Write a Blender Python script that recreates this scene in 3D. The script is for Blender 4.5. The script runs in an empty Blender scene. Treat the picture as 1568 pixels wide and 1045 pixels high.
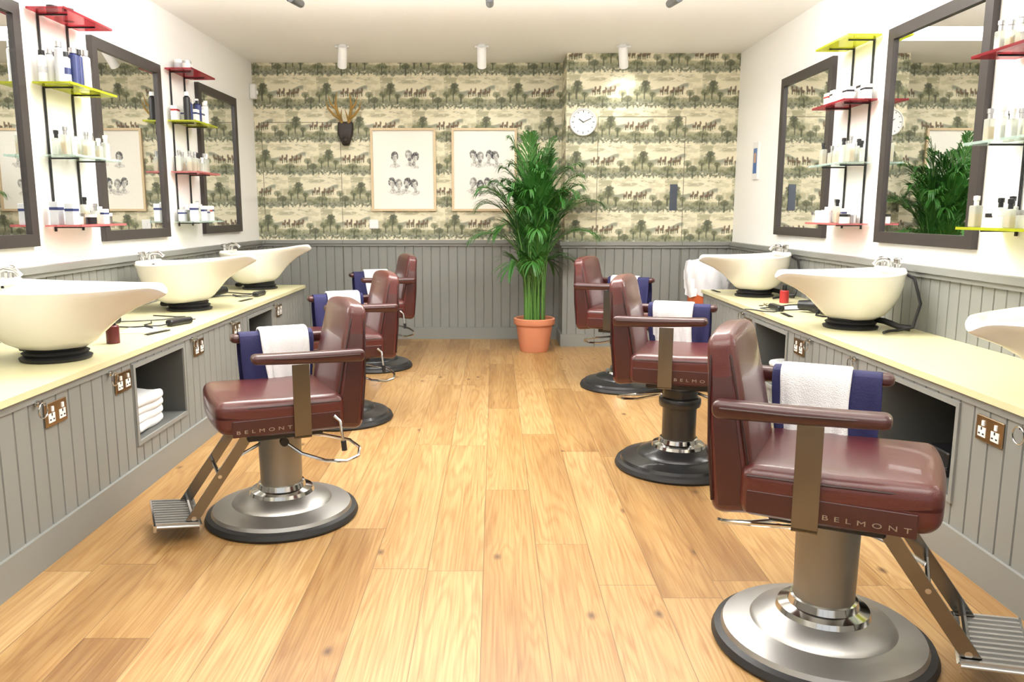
import bpy, bmesh, math, random
import numpy as np
from mathutils import Vector, Matrix
random.seed(7); rng=np.random.RandomState(5)
S=bpy.context.scene; C=S.collection
try:
    S.view_settings.view_transform='Standard'; S.view_settings.look='None'
except Exception as e: print(e)

def lin(c):
    return tuple(((x/255)/12.92 if x/255<=0.04045 else (((x/255)+0.055)/1.055)**2.4) for x in c)
# ---------------------------------------------------------------- materials
MATS={}
def mat(name,rgb,rough=.5,metal=0,noise=.06,scale=20,bump=0,bscale=200,coat=0,spec=.5,trans=0,emit=0):
    if name in MATS: return MATS[name]
    m=bpy.data.materials.new(name); m.use_nodes=True; nt=m.node_tree; N=nt.nodes; L=nt.links
    b=N['Principled BSDF']; c=lin(rgb)
    tc=N.new('ShaderNodeTexCoord'); nz=N.new('ShaderNodeTexNoise'); nz.inputs['Scale'].default_value=scale; nz.inputs['Detail'].default_value=3
    L.new(tc.outputs['Object'],nz.inputs['Vector'])
    mx=N.new('ShaderNodeMix'); mx.data_type='RGBA'
    mx.inputs[6].default_value=(*[max(0,x*(1-noise)) for x in c],1); mx.inputs[7].default_value=(*[min(1,x*(1+noise)) for x in c],1)
    L.new(nz.outputs['Fac'],mx.inputs[0]); L.new(mx.outputs[2],b.inputs['Base Color'])
    b.inputs['Roughness'].default_value=rough; b.inputs['Metallic'].default_value=metal
    b.inputs['Specular IOR Level'].default_value=spec; b.inputs['Coat Weight'].default_value=coat
    if emit:
        b.inputs['Emission Color'].default_value=(1,1,.96,1); b.inputs['Emission Strength'].default_value=emit
    if bump:
        n2=N.new('ShaderNodeTexNoise'); n2.inputs['Scale'].default_value=bscale; n2.inputs['Detail'].default_value=2
        L.new(tc.outputs['Object'],n2.inputs['Vector'])
        bp=N.new('ShaderNodeBump'); bp.inputs['Strength'].default_value=bump; bp.inputs['Distance'].default_value=.004
        L.new(n2.outputs['Fac'],bp.inputs['Height']); L.new(bp.outputs['Normal'],b.inputs['Normal'])
    if trans:
        out=N['Material Output']; t=N.new('ShaderNodeBsdfTransparent'); t.inputs['Color'].default_value=(*[x**.5 for x in c],1)
        ms=N.new('ShaderNodeMixShader'); ms.inputs[0].default_value=1-trans
        L.new(t.outputs[0],ms.inputs[1]); L.new(b.outputs[0],ms.inputs[2]); L.new(ms.outputs[0],out.inputs['Surface'])
    MATS[name]=m; return m
white_wall=mat('white_paint',(250,249,246),.6,noise=.01,bump=.05,bscale=80)
ceil_m=mat('ceiling_paint',(253,253,251),.7,noise=.005)
panel=mat('grey_panel_paint',(133,134,130),.45,noise=.02)
counterm=mat('cream_laminate',(212,206,164),.35,noise=.02)
darkin=mat('niche_painted_shade',(84,85,82),.6)  # recess shade put into the colour of the niche lining
leather=mat('oxblood_leather',(84,35,31),.30,noise=.12,scale=6,bump=.15,bscale=350,coat=.25)
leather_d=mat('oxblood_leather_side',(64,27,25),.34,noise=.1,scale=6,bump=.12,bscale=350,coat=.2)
piping=mat('leather_piping',(50,22,20),.4)
chrome=mat('chrome',(200,199,196),.12,1,noise=.02)
chrome_d=mat('reflection_toned_chrome_strap',(126,122,116),.2,1,noise=.08,scale=9)  # reflection of dark surroundings put into the straps' base colour
steel=mat('brushed_steel',(176,175,172),.4,1,noise=.06,scale=8)
colm=mat('column_enamel',(142,138,130),.38,.7,noise=.04)
rubber=mat('black_rubber',(28,28,29),.5,noise=.1,bump=.1)
blackm=mat('black_enamel',(34,34,36),.3,noise=.1,coat=.3)
ceramic=mat('white_ceramic',(234,231,222),.12,noise=.005,coat=.5)
towel=mat('white_terry',(236,236,236),.95,noise=.03,scale=60,bump=.9,bscale=260)
navy=mat('navy_cloth',(30,30,76),.8,noise=.1,bump=.3,bscale=150)
framem=mat('dark_wood_frame',(54,48,46),.4,noise=.12,scale=15)
oakf=mat('pale_oak_frame',(208,186,150),.5,noise=.08,scale=30)
terra=mat('terracotta',(204,132,98),.7,noise=.08,scale=8)
soil=mat('soil',(50,36,26),.9,noise=.3,scale=60)
leafm=mat('palm_leaf',(56,110,42),.42,noise=.45,scale=4)
stemm=mat('palm_stem',(80,124,48),.45,noise=.2)
w_pl=mat('white_plastic',(236,236,234),.35); b_pl=mat('black_plastic',(24,24,26),.35)
glass=mat('clear_acrylic',(225,240,235),.08,trans=.75)
redac=mat('red_acrylic',(176,60,70),.12,trans=.6)
yelac=mat('lime_acrylic',(206,212,60),.12,trans=.55)
pinkac=mat('pink_acrylic',(228,146,146),.12,trans=.6)
gl_b=mat('bottle_glass',(226,230,222),.08,trans=.6)
amber=mat('amber_liquid',(222,190,120),.1,trans=.45)
blue=mat('blue_plastic',(44,54,104),.35); redp=mat('red_plastic',(164,44,44),.35); silver=mat('silver_cap',(180,180,180),.3,1)
badge=mat('worn_badge_metal',(176,166,160),.4,1)
pale=mat('pale_plastic',(200,203,208),.35)
brass=mat('antique_brass',(160,138,110),.3,1,noise=.05)
bone=mat('antler_horn',(150,118,56),.6,noise=.2); skull=mat('dark_skull',(46,38,34),.6,noise=.2)
lampw=mat('lamp_white',(235,235,232),.4); glow=mat('lamp_glow',(255,255,250),.4,emit=6)
bag=mat('bin_liner',(232,232,236),.4,bump=.5,bscale=25); orange=mat('bin_orange',(196,96,52),.5)
gapm=mat('door_gap',(104,103,84),.7); plate=mat('finger_plate',(92,98,108),.3,.8)
bmir=mat('mirror_silver',(236,238,238),.01,1,noise=0)

def floor_mat():
    m=bpy.data.materials.new('oak_planks'); m.use_nodes=True; nt=m.node_tree; N=nt.nodes; L=nt.links; b=N['Principled BSDF']
    tc=N.new('ShaderNodeTexCoord'); sp=N.new('ShaderNodeSeparateXYZ'); L.new(tc.outputs['Object'],sp.inputs[0])
    def M(op,a,bb=None,c=None):
        n=N.new('ShaderNodeMath'); n.operation=op
        for i,x in enumerate((a,bb,c)):
            if x is None: continue
            if isinstance(x,(int,float)): n.inputs[i].default_value=x
            else: L.new(x,n.inputs[i])
        return n.outputs[0]
    def MR(v,a,b_,c,d):
        n=N.new('ShaderNodeMapRange')
        for k,x in zip(('From Min','From Max','To Min','To Max'),(a,b_,c,d)): n.inputs[k].default_value=x
        L.new(v,n.inputs['Value']); return n.outputs[0]
    X=M('DIVIDE',M('ADD',sp.outputs[0],10.04),.2); ix=M('FLOOR',X); fx=M('FRACT',X)
    wn=N.new('ShaderNodeTexWhiteNoise'); wn.noise_dimensions='1D'; L.new(ix,wn.inputs['W'])
    Y=M('DIVIDE',M('ADD',sp.outputs[1],M('MULTIPLY',wn.outputs['Value'],9.0)),1.55); iy=M('FLOOR',Y); fy=M('FRACT',Y)
    cv=N.new('ShaderNodeCombineXYZ'); L.new(ix,cv.inputs[0]); L.new(iy,cv.inputs[1])
    w2=N.new('ShaderNodeTexWhiteNoise'); w2.noise_dimensions='2D'; L.new(cv.outputs[0],w2.inputs['Vector'])
    rnd=w2.outputs['Value']
    kv=N.new('ShaderNodeCombineXYZ'); L.new(M('ADD',M('MULTIPLY',sp.outputs[0],2.7),M('MULTIPLY',rnd,7)),kv.inputs[0]); L.new(M('MULTIPLY',sp.outputs[1],1.5),kv.inputs[1])
    vo=N.new('ShaderNodeTexVoronoi'); vo.inputs['Scale'].default_value=1.0; vo.voronoi_dimensions='2D'; L.new(kv.outputs[0],vo.inputs['Vector'])
    sc=N.new('ShaderNodeSeparateColor'); L.new(vo.outputs['Color'],sc.inputs[0]); kon=M('GREATER_THAN',sc.outputs[0],.45)
    knot=M('MULTIPLY',MR(vo.outputs['Distance'],.008,.055,1,0),kon); kwide=M('MULTIPLY',MR(vo.outputs['Distance'],.0,.22,1,0),kon)
    gv=N.new('ShaderNodeCombineXYZ')
    L.new(M('ADD',M('MULTIPLY',sp.outputs[0],6.0),M('MULTIPLY',rnd,50)),gv.inputs[0]); L.new(M('MULTIPLY',sp.outputs[1],.42),gv.inputs[1]); L.new(M('MULTIPLY',rnd,30),gv.inputs[2])
    g1=N.new('ShaderNodeTexNoise'); g1.inputs['Scale'].default_value=1.0; g1.inputs['Detail'].default_value=2; g1.inputs['Distortion'].default_value=.3; L.new(gv.outputs[0],g1.inputs['Vector'])
    ph=M('ADD',M('MULTIPLY',g1.outputs['Fac'],20.0),M('MULTIPLY',kwide,1.2))
    rings=M('POWER',M('ADD',M('MULTIPLY',M('SINE',M('MULTIPLY',ph,6.283)),.5),.5),1.7)
    gv2=N.new('ShaderNodeCombineXYZ'); L.new(M('ADD',M('MULTIPLY',sp.outputs[0],150.0),M('MULTIPLY',rnd,50)),gv2.inputs[0]); L.new(M('MULTIPLY',sp.outputs[1],3.0),gv2.inputs[1])
    g2=N.new('ShaderNodeTexNoise'); g2.inputs['Scale'].default_value=1; g2.inputs['Detail'].default_value=3; L.new(gv2.outputs[0],g2.inputs['Vector'])
    g3=N.new('ShaderNodeTexNoise'); g3.inputs['Scale'].default_value=1.3; g3.inputs['Detail'].default_value=3; L.new(gv.outputs[0],g3.inputs['Vector'])
    cr=N.new('ShaderNodeValToRGB'); e=cr.color_ramp.elements; e[0].color=(*lin((130,96,56)),1); e[1].color=(*lin((187,157,110)),1)
    e2=cr.color_ramp.elements.new(.5); e2.color=(*lin((167,133,84)),1)
    fac=M('ADD',M('MULTIPLY',rnd,.50),M('SUBTRACT',M('MULTIPLY',g3.outputs['Fac'],1.1),.28)); L.new(fac,cr.inputs[0])
    m1=N.new('ShaderNodeMix'); m1.data_type='RGBA'; m1.blend_type='MULTIPLY'; L.new(M('MULTIPLY',rings,.32),m1.inputs[0]); L.new(cr.outputs[0],m1.inputs[6]); m1.inputs[7].default_value=(*lin((198,158,108)),1)
    m1b=N.new('ShaderNodeMix'); m1b.data_type='RGBA'; m1b.blend_type='MULTIPLY'; L.new(M('MULTIPLY',MR(g2.outputs['Fac'],.45,.7,0,1),.5),m1b.inputs[0]); L.new(m1.outputs[2],m1b.inputs[6]); m1b.inputs[7].default_value=(*lin((196,152,104)),1)
    m2=N.new('ShaderNodeMix'); m2.data_type='RGBA'; L.new(M('MULTIPLY',knot,.85),m2.inputs[0]); L.new(m1b.outputs[2],m2.inputs[6]); m2.inputs[7].default_value=(*lin((74,48,30)),1)
    ex=M('MINIMUM',fx,M('SUBTRACT',1.0,fx)); ey=M('MINIMUM',fy,M('SUBTRACT',1.0,fy))
    gap=M('MAXIMUM',M('LESS_THAN',ex,.008),M('LESS_THAN',ey,.0012))
    m3=N.new('ShaderNodeMix'); m3.data_type='RGBA'; L.new(M('MULTIPLY',gap,.6),m3.inputs[0]); L.new(m2.outputs[2],m3.inputs[6]); m3.inputs[7].default_value=(*lin((84,56,32)),1)
    L.new(m3.outputs[2],b.inputs['Base Color']); b.inputs['Roughness'].default_value=.38
    bp=N.new('ShaderNodeBump'); bp.inputs['Strength'].default_value=.25; bp.inputs['Distance'].default_value=.002; L.new(M('SUBTRACT',g2.outputs['Fac'],gap),bp.inputs['Height']); L.new(bp.outputs[0],b.inputs['Normal'])
    return m
def attr_mat(name,rough=.7):
    m=bpy.data.materials.new(name); m.use_nodes=True; N=m.node_tree.nodes; L=m.node_tree.links; b=N['Principled BSDF']
    a=N.new('ShaderNodeAttribute'); a.attribute_name='Col'
    tc=N.new('ShaderNodeTexCoord'); nz=N.new('ShaderNodeTexNoise'); nz.inputs['Scale'].default_value=120; nz.inputs['Detail'].default_value=3; L.new(tc.outputs['Object'],nz.inputs['Vector'])
    mx=N.new('ShaderNodeMix'); mx.data_type='RGBA'; mx.blend_type='MULTIPLY'; mx.inputs[0].default_value=.12
    L.new(a.outputs['Color'],mx.inputs[6]); L.new(nz.outputs['Fac'],mx.inputs[7]); L.new(mx.outputs[2],b.inputs['Base Color'])
    b.inputs['Roughness'].default_value=rough; b.inputs['Specular IOR Level'].default_value=.3
    return m
# ---------------------------------------------------------------- mesh builder
class MB:
    def __init__(s): s.v=[];s.f=[];s.mi=[]
    def add(s,vs,fs,mi=0,X=None):
        o=len(s.v)
        for p in vs:
            p=Vector(p); s.v.append(tuple(X@p) if X is not None else tuple(p))
        for f in fs: s.f.append([i+o for i in f]); s.mi.append(mi)
        return s
    def box(s,c,d,mi=0,X=None):
        a,b,e=[x/2 for x in d]; vs=[(c[0]+i*a,c[1]+j*b,c[2]+k*e) for i in(-1,1) for j in(-1,1) for k in(-1,1)]
        return s.add(vs,[(0,1,3,2),(4,6,7,5),(0,4,5,1),(2,3,7,6),(0,2,6,4),(1,5,7,3)],mi,X)
    def box2(s,a,b,mi=0): return s.box([(x+y)/2 for x,y in zip(a,b)],[abs(y-x) for x,y in zip(a,b)],mi)
    def lathe(s,prof,c=(0,0,0),mi=0,n=24,X=None):
        vs=[];fs=[];m=len(prof)
        for i in range(n):
            t=2*math.pi*i/n
            for r,z in prof: vs.append((c[0]+r*math.cos(t),c[1]+r*math.sin(t),c[2]+z))
        for i in range(n):
            for j in range(m-1):
                a=i*m+j; b=((i+1)%n)*m+j; fs.append((a,b,b+1,a+1))
        return s.add(vs,fs,mi,X)
    def tube(s,pts,r,mi=0,n=8,closed=False,X=None,flat=1.0):
        P=[Vector(p) for p in pts]; m=len(P); vs=[];fs=[]; up=Vector((0,0,1)); prev=None
        for i,p in enumerate(P):
            if closed: t=(P[(i+1)%m]-P[i-1])
            else: t=P[min(i+1,m-1)]-P[max(i-1,0)]
            t.normalize()
            if prev is None:
                a=up if abs(t.z)<.9 else Vector((1,0,0)); x=t.cross(a).normalized()
            else:
                x=(prev-t*prev.dot(t))
                x=x.normalized() if x.length>1e-6 else t.cross(up).normalized()
            prev=x; y=t.cross(x); rr=r[i] if isinstance(r,(list,tuple)) else r
            for k in range(n):
                a=2*math.pi*k/n; vs.append(p+x*(rr*math.cos(a))+y*(rr*flat*math.sin(a)))
        for i in range(m if closed else m-1):
            for k in range(n):
                a=i*n+k; b=i*n+(k+1)%n; j=((i+1)%m)*n; fs.append((a,b,j+(k+1)%n,j+k))
        if not closed: fs+= [tuple(range(n))[::-1],tuple((m-1)*n+k for k in range(n))]
        return s.add(vs,fs,mi,X)
    def rbox(s,h,r,mi=0,X=None,fn=None,ni=6):
        hs=h; ax=[]
        for q in h:
            rr=min(r,q*.98); e=[-q,-q+.22*rr,-q+.5*rr,-q+.8*rr]
            inn=[-(q-rr)+2*(q-rr)*i/ni for i in range(ni+1)]
            ax.append(e+inn+[-x for x in e[::-1]])
        idx={};vs=[];fs=[]
        def g(p):
            k=tuple(round(x,6) for x in p)
            if k not in idx:
                q=Vector(p); inn=Vector([max(-(hs[i]-min(r,hs[i]*.98)),min(hs[i]-min(r,hs[i]*.98),q[i])) for i in range(3)])
                d=q-inn
                if d.length>1e-9:
                    sc=Vector([min(r,hs[i]*.98) for i in range(3)]); u=Vector([d[i]/sc[i] for i in range(3)]); u.normalize(); q=inn+Vector([u[i]*sc[i] for i in range(3)])
                if fn: q=Vector(fn(q))
                idx[k]=len(vs); vs.append(q)
            return idx[k]
        for a in range(3):
            b,c=[(1,2),(2,0),(0,1)][a]
            for sg in(-1,1):
                for i in range(len(ax[b])-1):
                    for j in range(len(ax[c])-1):
                        q=[]
                        for di,dj in((0,0),(1,0),(1,1),(0,1)):
                            p=[0,0,0]; p[a]=sg*h[a]; p[b]=ax[b][i+di]; p[c]=ax[c][j+dj]; q.append(g(p))
                        fs.append(tuple(q if sg>0 else q[::-1]))
        return s.add(vs,fs,mi,X)
    def obj(s,name,mats,parent=None,loc=(0,0,0),smooth=True,recalc=True,ang=38):
        me=bpy.data.meshes.new(name); me.from_pydata(s.v,[],s.f)
        for m in mats: me.materials.append(m)
        me.polygons.foreach_set('material_index',s.mi)
        if recalc:
            bm=bmesh.new(); bm.from_mesh(me); bmesh.ops.recalc_face_normals(bm,faces=bm.faces); bm.to_mesh(me); bm.free()
        if smooth:
            me.polygons.foreach_set('use_smooth',[True]*len(me.polygons)); me.set_sharp_from_angle(angle=math.radians(ang))
        o=bpy.data.objects.new(name,me); C.objects.link(o); o.location=loc
        if parent: o.parent=parent
        return o
def inst(o,name,loc,rotz=0,parent=None):
    n=bpy.data.objects.new(name,o.data); C.objects.link(n); n.location=loc; n.rotation_euler=(0,0,rotz)
    if parent: n.parent=parent
    return n
def empty(name,loc,rotz=0):
    e=bpy.data.objects.new(name,None); C.objects.link(e); e.location=loc; e.rotation_euler=(0,0,rotz); e.empty_display_size=.2; return e
def T(x,y,z): return Matrix.Translation((x,y,z))
def RX(a): return Matrix.Rotation(a,4,'X')
def RY(a): return Matrix.Rotation(a,4,'Y')
def RZ(a): return Matrix.Rotation(a,4,'Z')

# ---------------------------------------------------------------- camera
H=1.27
cd=bpy.data.cameras.new('camera'); cam=bpy.data.objects.new('camera',cd); C.objects.link(cam)
cam.location=(0,0,H); cam.rotation_euler=(math.radians(90-9.2),0,0)
cd.sensor_width=36; cd.lens=27.9; cd.shift_x=.0172; cd.clip_start=.05; S.camera=cam

# ---------------------------------------------------------------- room
XL,XR,YB,YB2,YF,ZC=-2.35,2.24,8.0,7.53,-1.8,2.70
XS=.66
CL,CR=-1.63,1.68    # cabinet faces
CT=.66              # counter top
RAIL=1.0
fl=MB().box2((XL-.1,YF-.1,-.1),(XR+.1,YB+.1,0)).obj('floor',[floor_mat()],smooth=False)
MB().box2((XL-.1,YF-.1,ZC),(XR+.1,YB+.1,ZC+.1)).obj('ceiling',[ceil_m],smooth=False)
MB().box2((XL-.1,YF-.1,0),(XL,YB+.1,ZC)).obj('wall_left',[white_wall],smooth=False)
MB().box2((XR,YF-.1,0),(XR+.1,YB+.1,ZC)).obj('wall_right',[white_wall],smooth=False)
wb=MB().box2((XL,YB+.002,0),(XS,YB+.1,ZC)).obj('wall_back',[white_wall],smooth=False)
wb2=MB().box2((XS+.002,YB2+.002,0),(XR,YB+.1,ZC)).obj('wall_alcove',[white_wall],smooth=False)
wf=MB()
wf.box2((XL,YF-.1,0),(XR,YF,.5)); wf.box2((XL,YF-.1,2.4),(XR,YF,ZC)); wf.box2((XL,YF-.1,.5),(-1.9,YF,2.4)); wf.box2((1.8,YF-.1,.5),(XR,YF,2.4))
wf.obj('wall_front',[white_wall],smooth=False)
wn=MB()
for x in(-1.88,-.66,.56,1.78): wn.box2((x-.02,YF-.08,.5),(x+.02,YF-.02,2.4))
for z in(.52,2.38): wn.box2((-1.9,YF-.08,z-.02),(1.8,YF-.02,z+.02))
wn.obj('window_1',[panel],smooth=False)

def bead(mb,o,u,n,length,z0,z1,w=.088,g=.010,dep=.009,mi=0,t0=0):
    o=Vector(o);u=Vector(u);n=Vector(n); prof=[(0,0)]; x=w*.5
    while x<length:
        prof+= [(x-g/2,0),(x-g*.15,-dep),(x+g*.15,-dep),(x+g/2,0)]; x+=w
    prof.append((length,0)); prof=[p for p in prof if p[0]<=length]
    vs=[];fs=[]
    for a,d in prof:
        for z in(z0,z1):
            p=o+u*a+n*d; vs.append((p.x,p.y,z))
    for i in range(len(prof)-1): fs.append((2*i,2*i+2,2*i+3,2*i+1))
    mb.add(vs,fs,mi)
m=MB(); bead(m,(XL,YB-.012,0),(1,0,0),(0,-1,0),XS-XL,.0,RAIL-.03); bead(m,(XS-.012,YB2-.0,0),(0,1,0),(-1,0,0),YB-YB2-.01,0,RAIL-.03)
bead(m,(XS-.012,YB2-.012,0),(1,0,0),(0,-1,0),XR-XS+.012,0,RAIL-.03)
m.obj('trim_1',[panel],smooth=False,recalc=False)
m=MB(); m.box2((XL,YB-.045,RAIL-.035),(XS,YB,RAIL)); m.box2((XS-.045,YB2-.045,RAIL-.035),(XR,YB2,RAIL)); m.box2((XS-.045,YB2,RAIL-.035),(XS,YB-.045,RAIL))
m.box2((XL,YB-.03,RAIL-.06),(XS,YB,RAIL-.035)); m.box2((XS-.03,YB2-.03,RAIL-.06),(XR,YB2,RAIL-.035))
m.obj('trim_2',[panel],smooth=False)
m=MB(); m.box2((XL,YB-.03,0),(XS-.03,YB-.011,.12)); m.box2((XS-.03,YB2-.03,0),(XR,YB2-.011,.12)); m.box2((XS-.03,YB2-.01,0),(XS-.011,YB-.03,.12))
m.obj('baseboard_back',[panel],smooth=False)
for nm,x,s in(('left',XL,1),('right',XR,-1)):
    m=MB(); bead(m,(x+s*.012,YF,0),(0,1,0),(s,0,0),(YB if s>0 else YB2)-YF,.0,RAIL-.03)
    m.box2((x,YF,RAIL-.035),(x+s*.045,(YB if s>0 else YB2)-.045,RAIL)); m.box2((x,YF,RAIL-.06),(x+s*.03,(YB if s>0 else YB2)-.045,RAIL-.035))
    m.obj('trim_'+('3' if s>0 else '4'),[panel],smooth=False,recalc=False)

# ---------------------------------------------------------------- wallpaper (colour attribute generated procedurally)
def vnoise(u,v,f,seed):
    r=np.random.RandomState(seed).rand(257,257); x=u*f;y=v*f; xi=np.floor(x).astype(int);yi=np.floor(y).astype(int); fx=x-xi;fy=y-yi
    fx=fx*fx*(3-2*fx);fy=fy*fy*(3-2*fy); g=lambda a,b:r[a%257,b%257]
    return (g(xi,yi)*(1-fx)+g(xi+1,yi)*fx)*(1-fy)+(g(xi,yi+1)*(1-fx)+g(xi+1,yi+1)*fx)*fy
def fb(u,v,f,seed): return .5*vnoise(u,v,f,seed)+.3*vnoise(u,v,f*2.1,seed+1)+.2*vnoise(u,v,f*4.3,seed+2)
def sm(a,b,x): t=np.clip((x-a)/(b-a),0,1); return t*t*(3-2*t)
def paper(U,V):
    PW,PH=.62,.315
    row=np.floor(V/PH); Uo=U+np.mod(row,2)*PW*.5; u=np.mod(Uo,PW); v=V-row*PH
    nz=fb(u+5,v+3,30,3); nz2=fb(u+9,v+7,75,13); big=fb(u*1.0,v*2.6+3,10,21)
    cream=np.array(lin((233,226,198)));olive=np.array(lin((166,163,132)));grey=np.array(lin((146,149,132)));dark=np.array(lin((92,96,78)));brown=np.array(lin((116,96,80)));mid=np.array(lin((130,133,104)))
    col=np.ones(U.shape+(3,))*cream
    def mixc(c,a):
        nonlocal col; a=np.clip(a,0,1)[...,None]; col=col*(1-a)+c*a
    mixc(np.array(lin((206,201,170))),.75*sm(.48,.58,big))
    w1=.058+.014*np.sin(2*np.pi*u/PW+.6)+.02*(nz-.5)
    mixc(olive,.9*sm(.014,-.010,np.abs(v-w1-.020)-.040+.04*(nz-.5)))
    mixc(grey,.85*sm(.010,-.010,np.abs(v-w1)-.024+.05*(nz-.5)))
    h2=.210+.024*np.sin(2*np.pi*u/PW+2.4)+.010*np.sin(6*np.pi*u/PW)
    mixc(grey,.9*sm(.006,-.006,v-h2)*sm(-.062,-.022,v-h2+.03*(nz-.5))*sm(.42,.54,fb(u,v*0,7,31)))
    mixc(olive,.7*sm(.005,-.005,v-h2+.03)*sm(.11,.15,v)*sm(.36,.5,fb(u+1,v*0,8,33)))
    mixc(olive,.75*sm(.50,.60,fb(u+2,v*3,12,77))*sm(.024,.0,np.abs(v-.285)-.018))
    mixc(dark,.85*sm(.49,.59,nz2)*sm(.012,-.006,np.abs(v-.042)-.022+.05*(nz-.5)))
    mixc(mid,.85*sm(.45,.55,nz2)*sm(.012,-.006,np.abs(v-.082)-.018+.05*(nz-.5)))
    def tree(cu,cv,ru,rv,c,al=.9):
        du=np.abs(np.mod(u-cu+PW/2,PW)-PW/2); dv=v-cv
        d=(du/ru)**2+(dv/rv)**2
        mixc(c,al*sm(1.3,.7,d+(nz2-.5)*1.8))
        mixc(dark,.85*al*sm(.95,.5,d+(nz-.5)*2)*sm(.47,.54,nz2))
        mixc(dark,al*(du<.007)*(dv<0)*(dv>-rv-.05))
    tree(.09,.185,.054,.040,mid); tree(.10,.235,.040,.028,dark); tree(.025,.155,.036,.028,mid); tree(.165,.140,.032,.024,mid)
    tree(.33,.098,.056,.028,mid); tree(.51,.150,.036,.028,mid,.8); tree(.56,.10,.040,.028,dark,.8)
    for k,cu in enumerate((.25,.292,.345,.39,.43)):
        du=np.mod(u-cu+PW/2,PW)-PW/2; b0=.168+.006*np.sin(k*2.0)
        mixc(brown,.95*sm(1.3,.7,(du/.020)**2+((v-b0)/.014)**2+(nz2-.5)))
        mixc(brown,.95*sm(1.3,.7,((du-.014)/.009)**2+((v-b0-.024)/.019)**2))
        mixc(dark,.9*((np.abs(np.abs(du)-.010)<.0045)&(v<b0)&(v>b0-.036)))
    return col
def grid(name,o,u,W,Hh,res,colf,m,parent=None,off=(0,0)):
    nu=int(W/res)+1;nv=int(Hh/res)+1
    uu=np.linspace(0,W,nu);vv=np.linspace(0,Hh,nv);U,V=np.meshgrid(uu,vv,indexing='ij')
    o=np.array(o,float);u=np.array(u,float)
    P=o+U[...,None]*u+V[...,None]*np.array([0,0,1.])
    I=np.arange(nu*nv).reshape(nu,nv); F=np.stack([I[:-1,:-1],I[1:,:-1],I[1:,1:],I[:-1,1:]],-1).reshape(-1,4)
    me=bpy.data.meshes.new(name); me.vertices.add(nu*nv); me.vertices.foreach_set('co',P.reshape(-1))
    me.loops.add(F.size); me.loops.foreach_set('vertex_index',F.reshape(-1).astype(np.int32)); me.polygons.add(len(F)); me.polygons.foreach_set('loop_start',np.arange(0,F.size,4).astype(np.int32))
    me.update(calc_edges=True)
    c=colf(U+off[0],V+off[1]); ca=me.color_attributes.new('Col','FLOAT_COLOR','POINT'); ca.data.foreach_set('color',np.concatenate([np.clip(c,0,1),np.ones(c.shape[:2]+(1,))],-1).reshape(-1).astype(np.float32))
    me.materials.append(m); ob=bpy.data.objects.new(name,me); C.objects.link(ob)
    if parent: ob.parent=parent
    return ob
wpm=attr_mat('landscape_wallpaper',.75)
grid('wallpaper',(XL,YB,RAIL-.01),(1,0,0),XS-XL,ZC-RAIL+.01,.006,paper,wpm,wb)
grid('wallpaper_front',(XS,YB2,RAIL-.01),(1,0,0),XR-XS,ZC-RAIL+.01,.006,paper,wpm,wb2,(3.1,.05))
grid('wallpaper_return',(XS,YB,RAIL-.01),(0,-1,0),YB-YB2,ZC-RAIL+.01,.0075,paper,wpm,wb2,(2.6,0))
def doorlines(name,x0,x1,zt,y,pl=None):
    m=MB(); 
    for x in(x0,x1): m.box2((x-.0025,y-.002,RAIL),(x+.0025,y-.0003,zt)); 
    for x in(x0,x1): m.box2((x-.0025,y-.0475,RAIL-.036),(x+.0025,y-.0455,RAIL+.0005)); m.box2((x-.003,y-.0145,0.12),(x+.003,y-.0125,RAIL-.06)); m.box2((x-.003,y-.0315,0),(x+.003,y-.0302,.12))
    m.box2((x0,y-.002,zt-.0025),(x1,y-.0003,zt+.0025))
    if pl: m.box2((pl[0]-.034,y-.006,pl[1]-.12),(pl[0]+.034,y-.0003,pl[1]+.12),1)
    return m.obj(name,[gapm,plate],smooth=False)
doorlines('door_1',.955,1.76,2.14,YB2,(1.67,1.41)); doorlines('door_2',-2.28,-1.51,2.14,YB)

# ---------------------------------------------------------------- counters
def counter(name,xf,s,y0,y1,niches,panelmat):
    xw=(XL+.0125) if s>0 else (XR-.0125); m=MB()
    n=(s,0,0)
    ys=[y0]+[q for nn in niches for q in nn]+[y1]
    for i in range(0,len(ys),2): bead(m,(xf,ys[i],0),(0,1,0),n,ys[i+1]-ys[i],.13,.615)
    zb,zt=.235,.575
    for a,b in niches:
        bead(m,(xf,a,0),(0,1,0),n,b-a,.13,zb); bead(m,(xf,a,0),(0,1,0),n,b-a,zt,.615)
        xi=xf-s*.42
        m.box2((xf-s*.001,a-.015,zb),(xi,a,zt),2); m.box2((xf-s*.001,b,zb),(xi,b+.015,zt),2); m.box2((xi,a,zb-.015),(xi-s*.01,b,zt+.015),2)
        m.box2((xf-s*.001,a,zb-.015),(xi,b,zb),2); m.box2((xf-s*.001,a,zt),(xi,b,zt+.015),2)
        for (p,q) in(((a-.02,zb-.02),(a,zt+.02)),((b,zb-.02),(b+.02,zt+.02)),((a,zb-.02),(b,zb)),((a,zt),(b,zt+.02))):
            m.box2((xf-.001*s,p[0],p[1]),(xf+s*.008,q[0],q[1]),0)
    m.box2((xf-s*.02,y0,0),(xf+s*.014,y1,.13),0)
    m.box2((xf-s*.02,y0,.605),(xf+s*.006,y1,.635),0)
    for ye in (y0,y1): m.box2((xw,ye-.004,0),(xf,ye+.004,.635),0)
    m.box2((xw,y0-.005,.635),(xf+s*.018,y1+.012,CT),1)
    return m.obj(name,[panel,counterm,darkin],smooth=False,recalc=False)
counter('salon_counter',CL,1,-.6,6.75,[(3.52,4.08),(5.2,5.76)],panel)
counter('salon_counter',CR,-1,-.6,6.35,[(2.80,3.38),(4.5,5.05)],panel)

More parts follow.
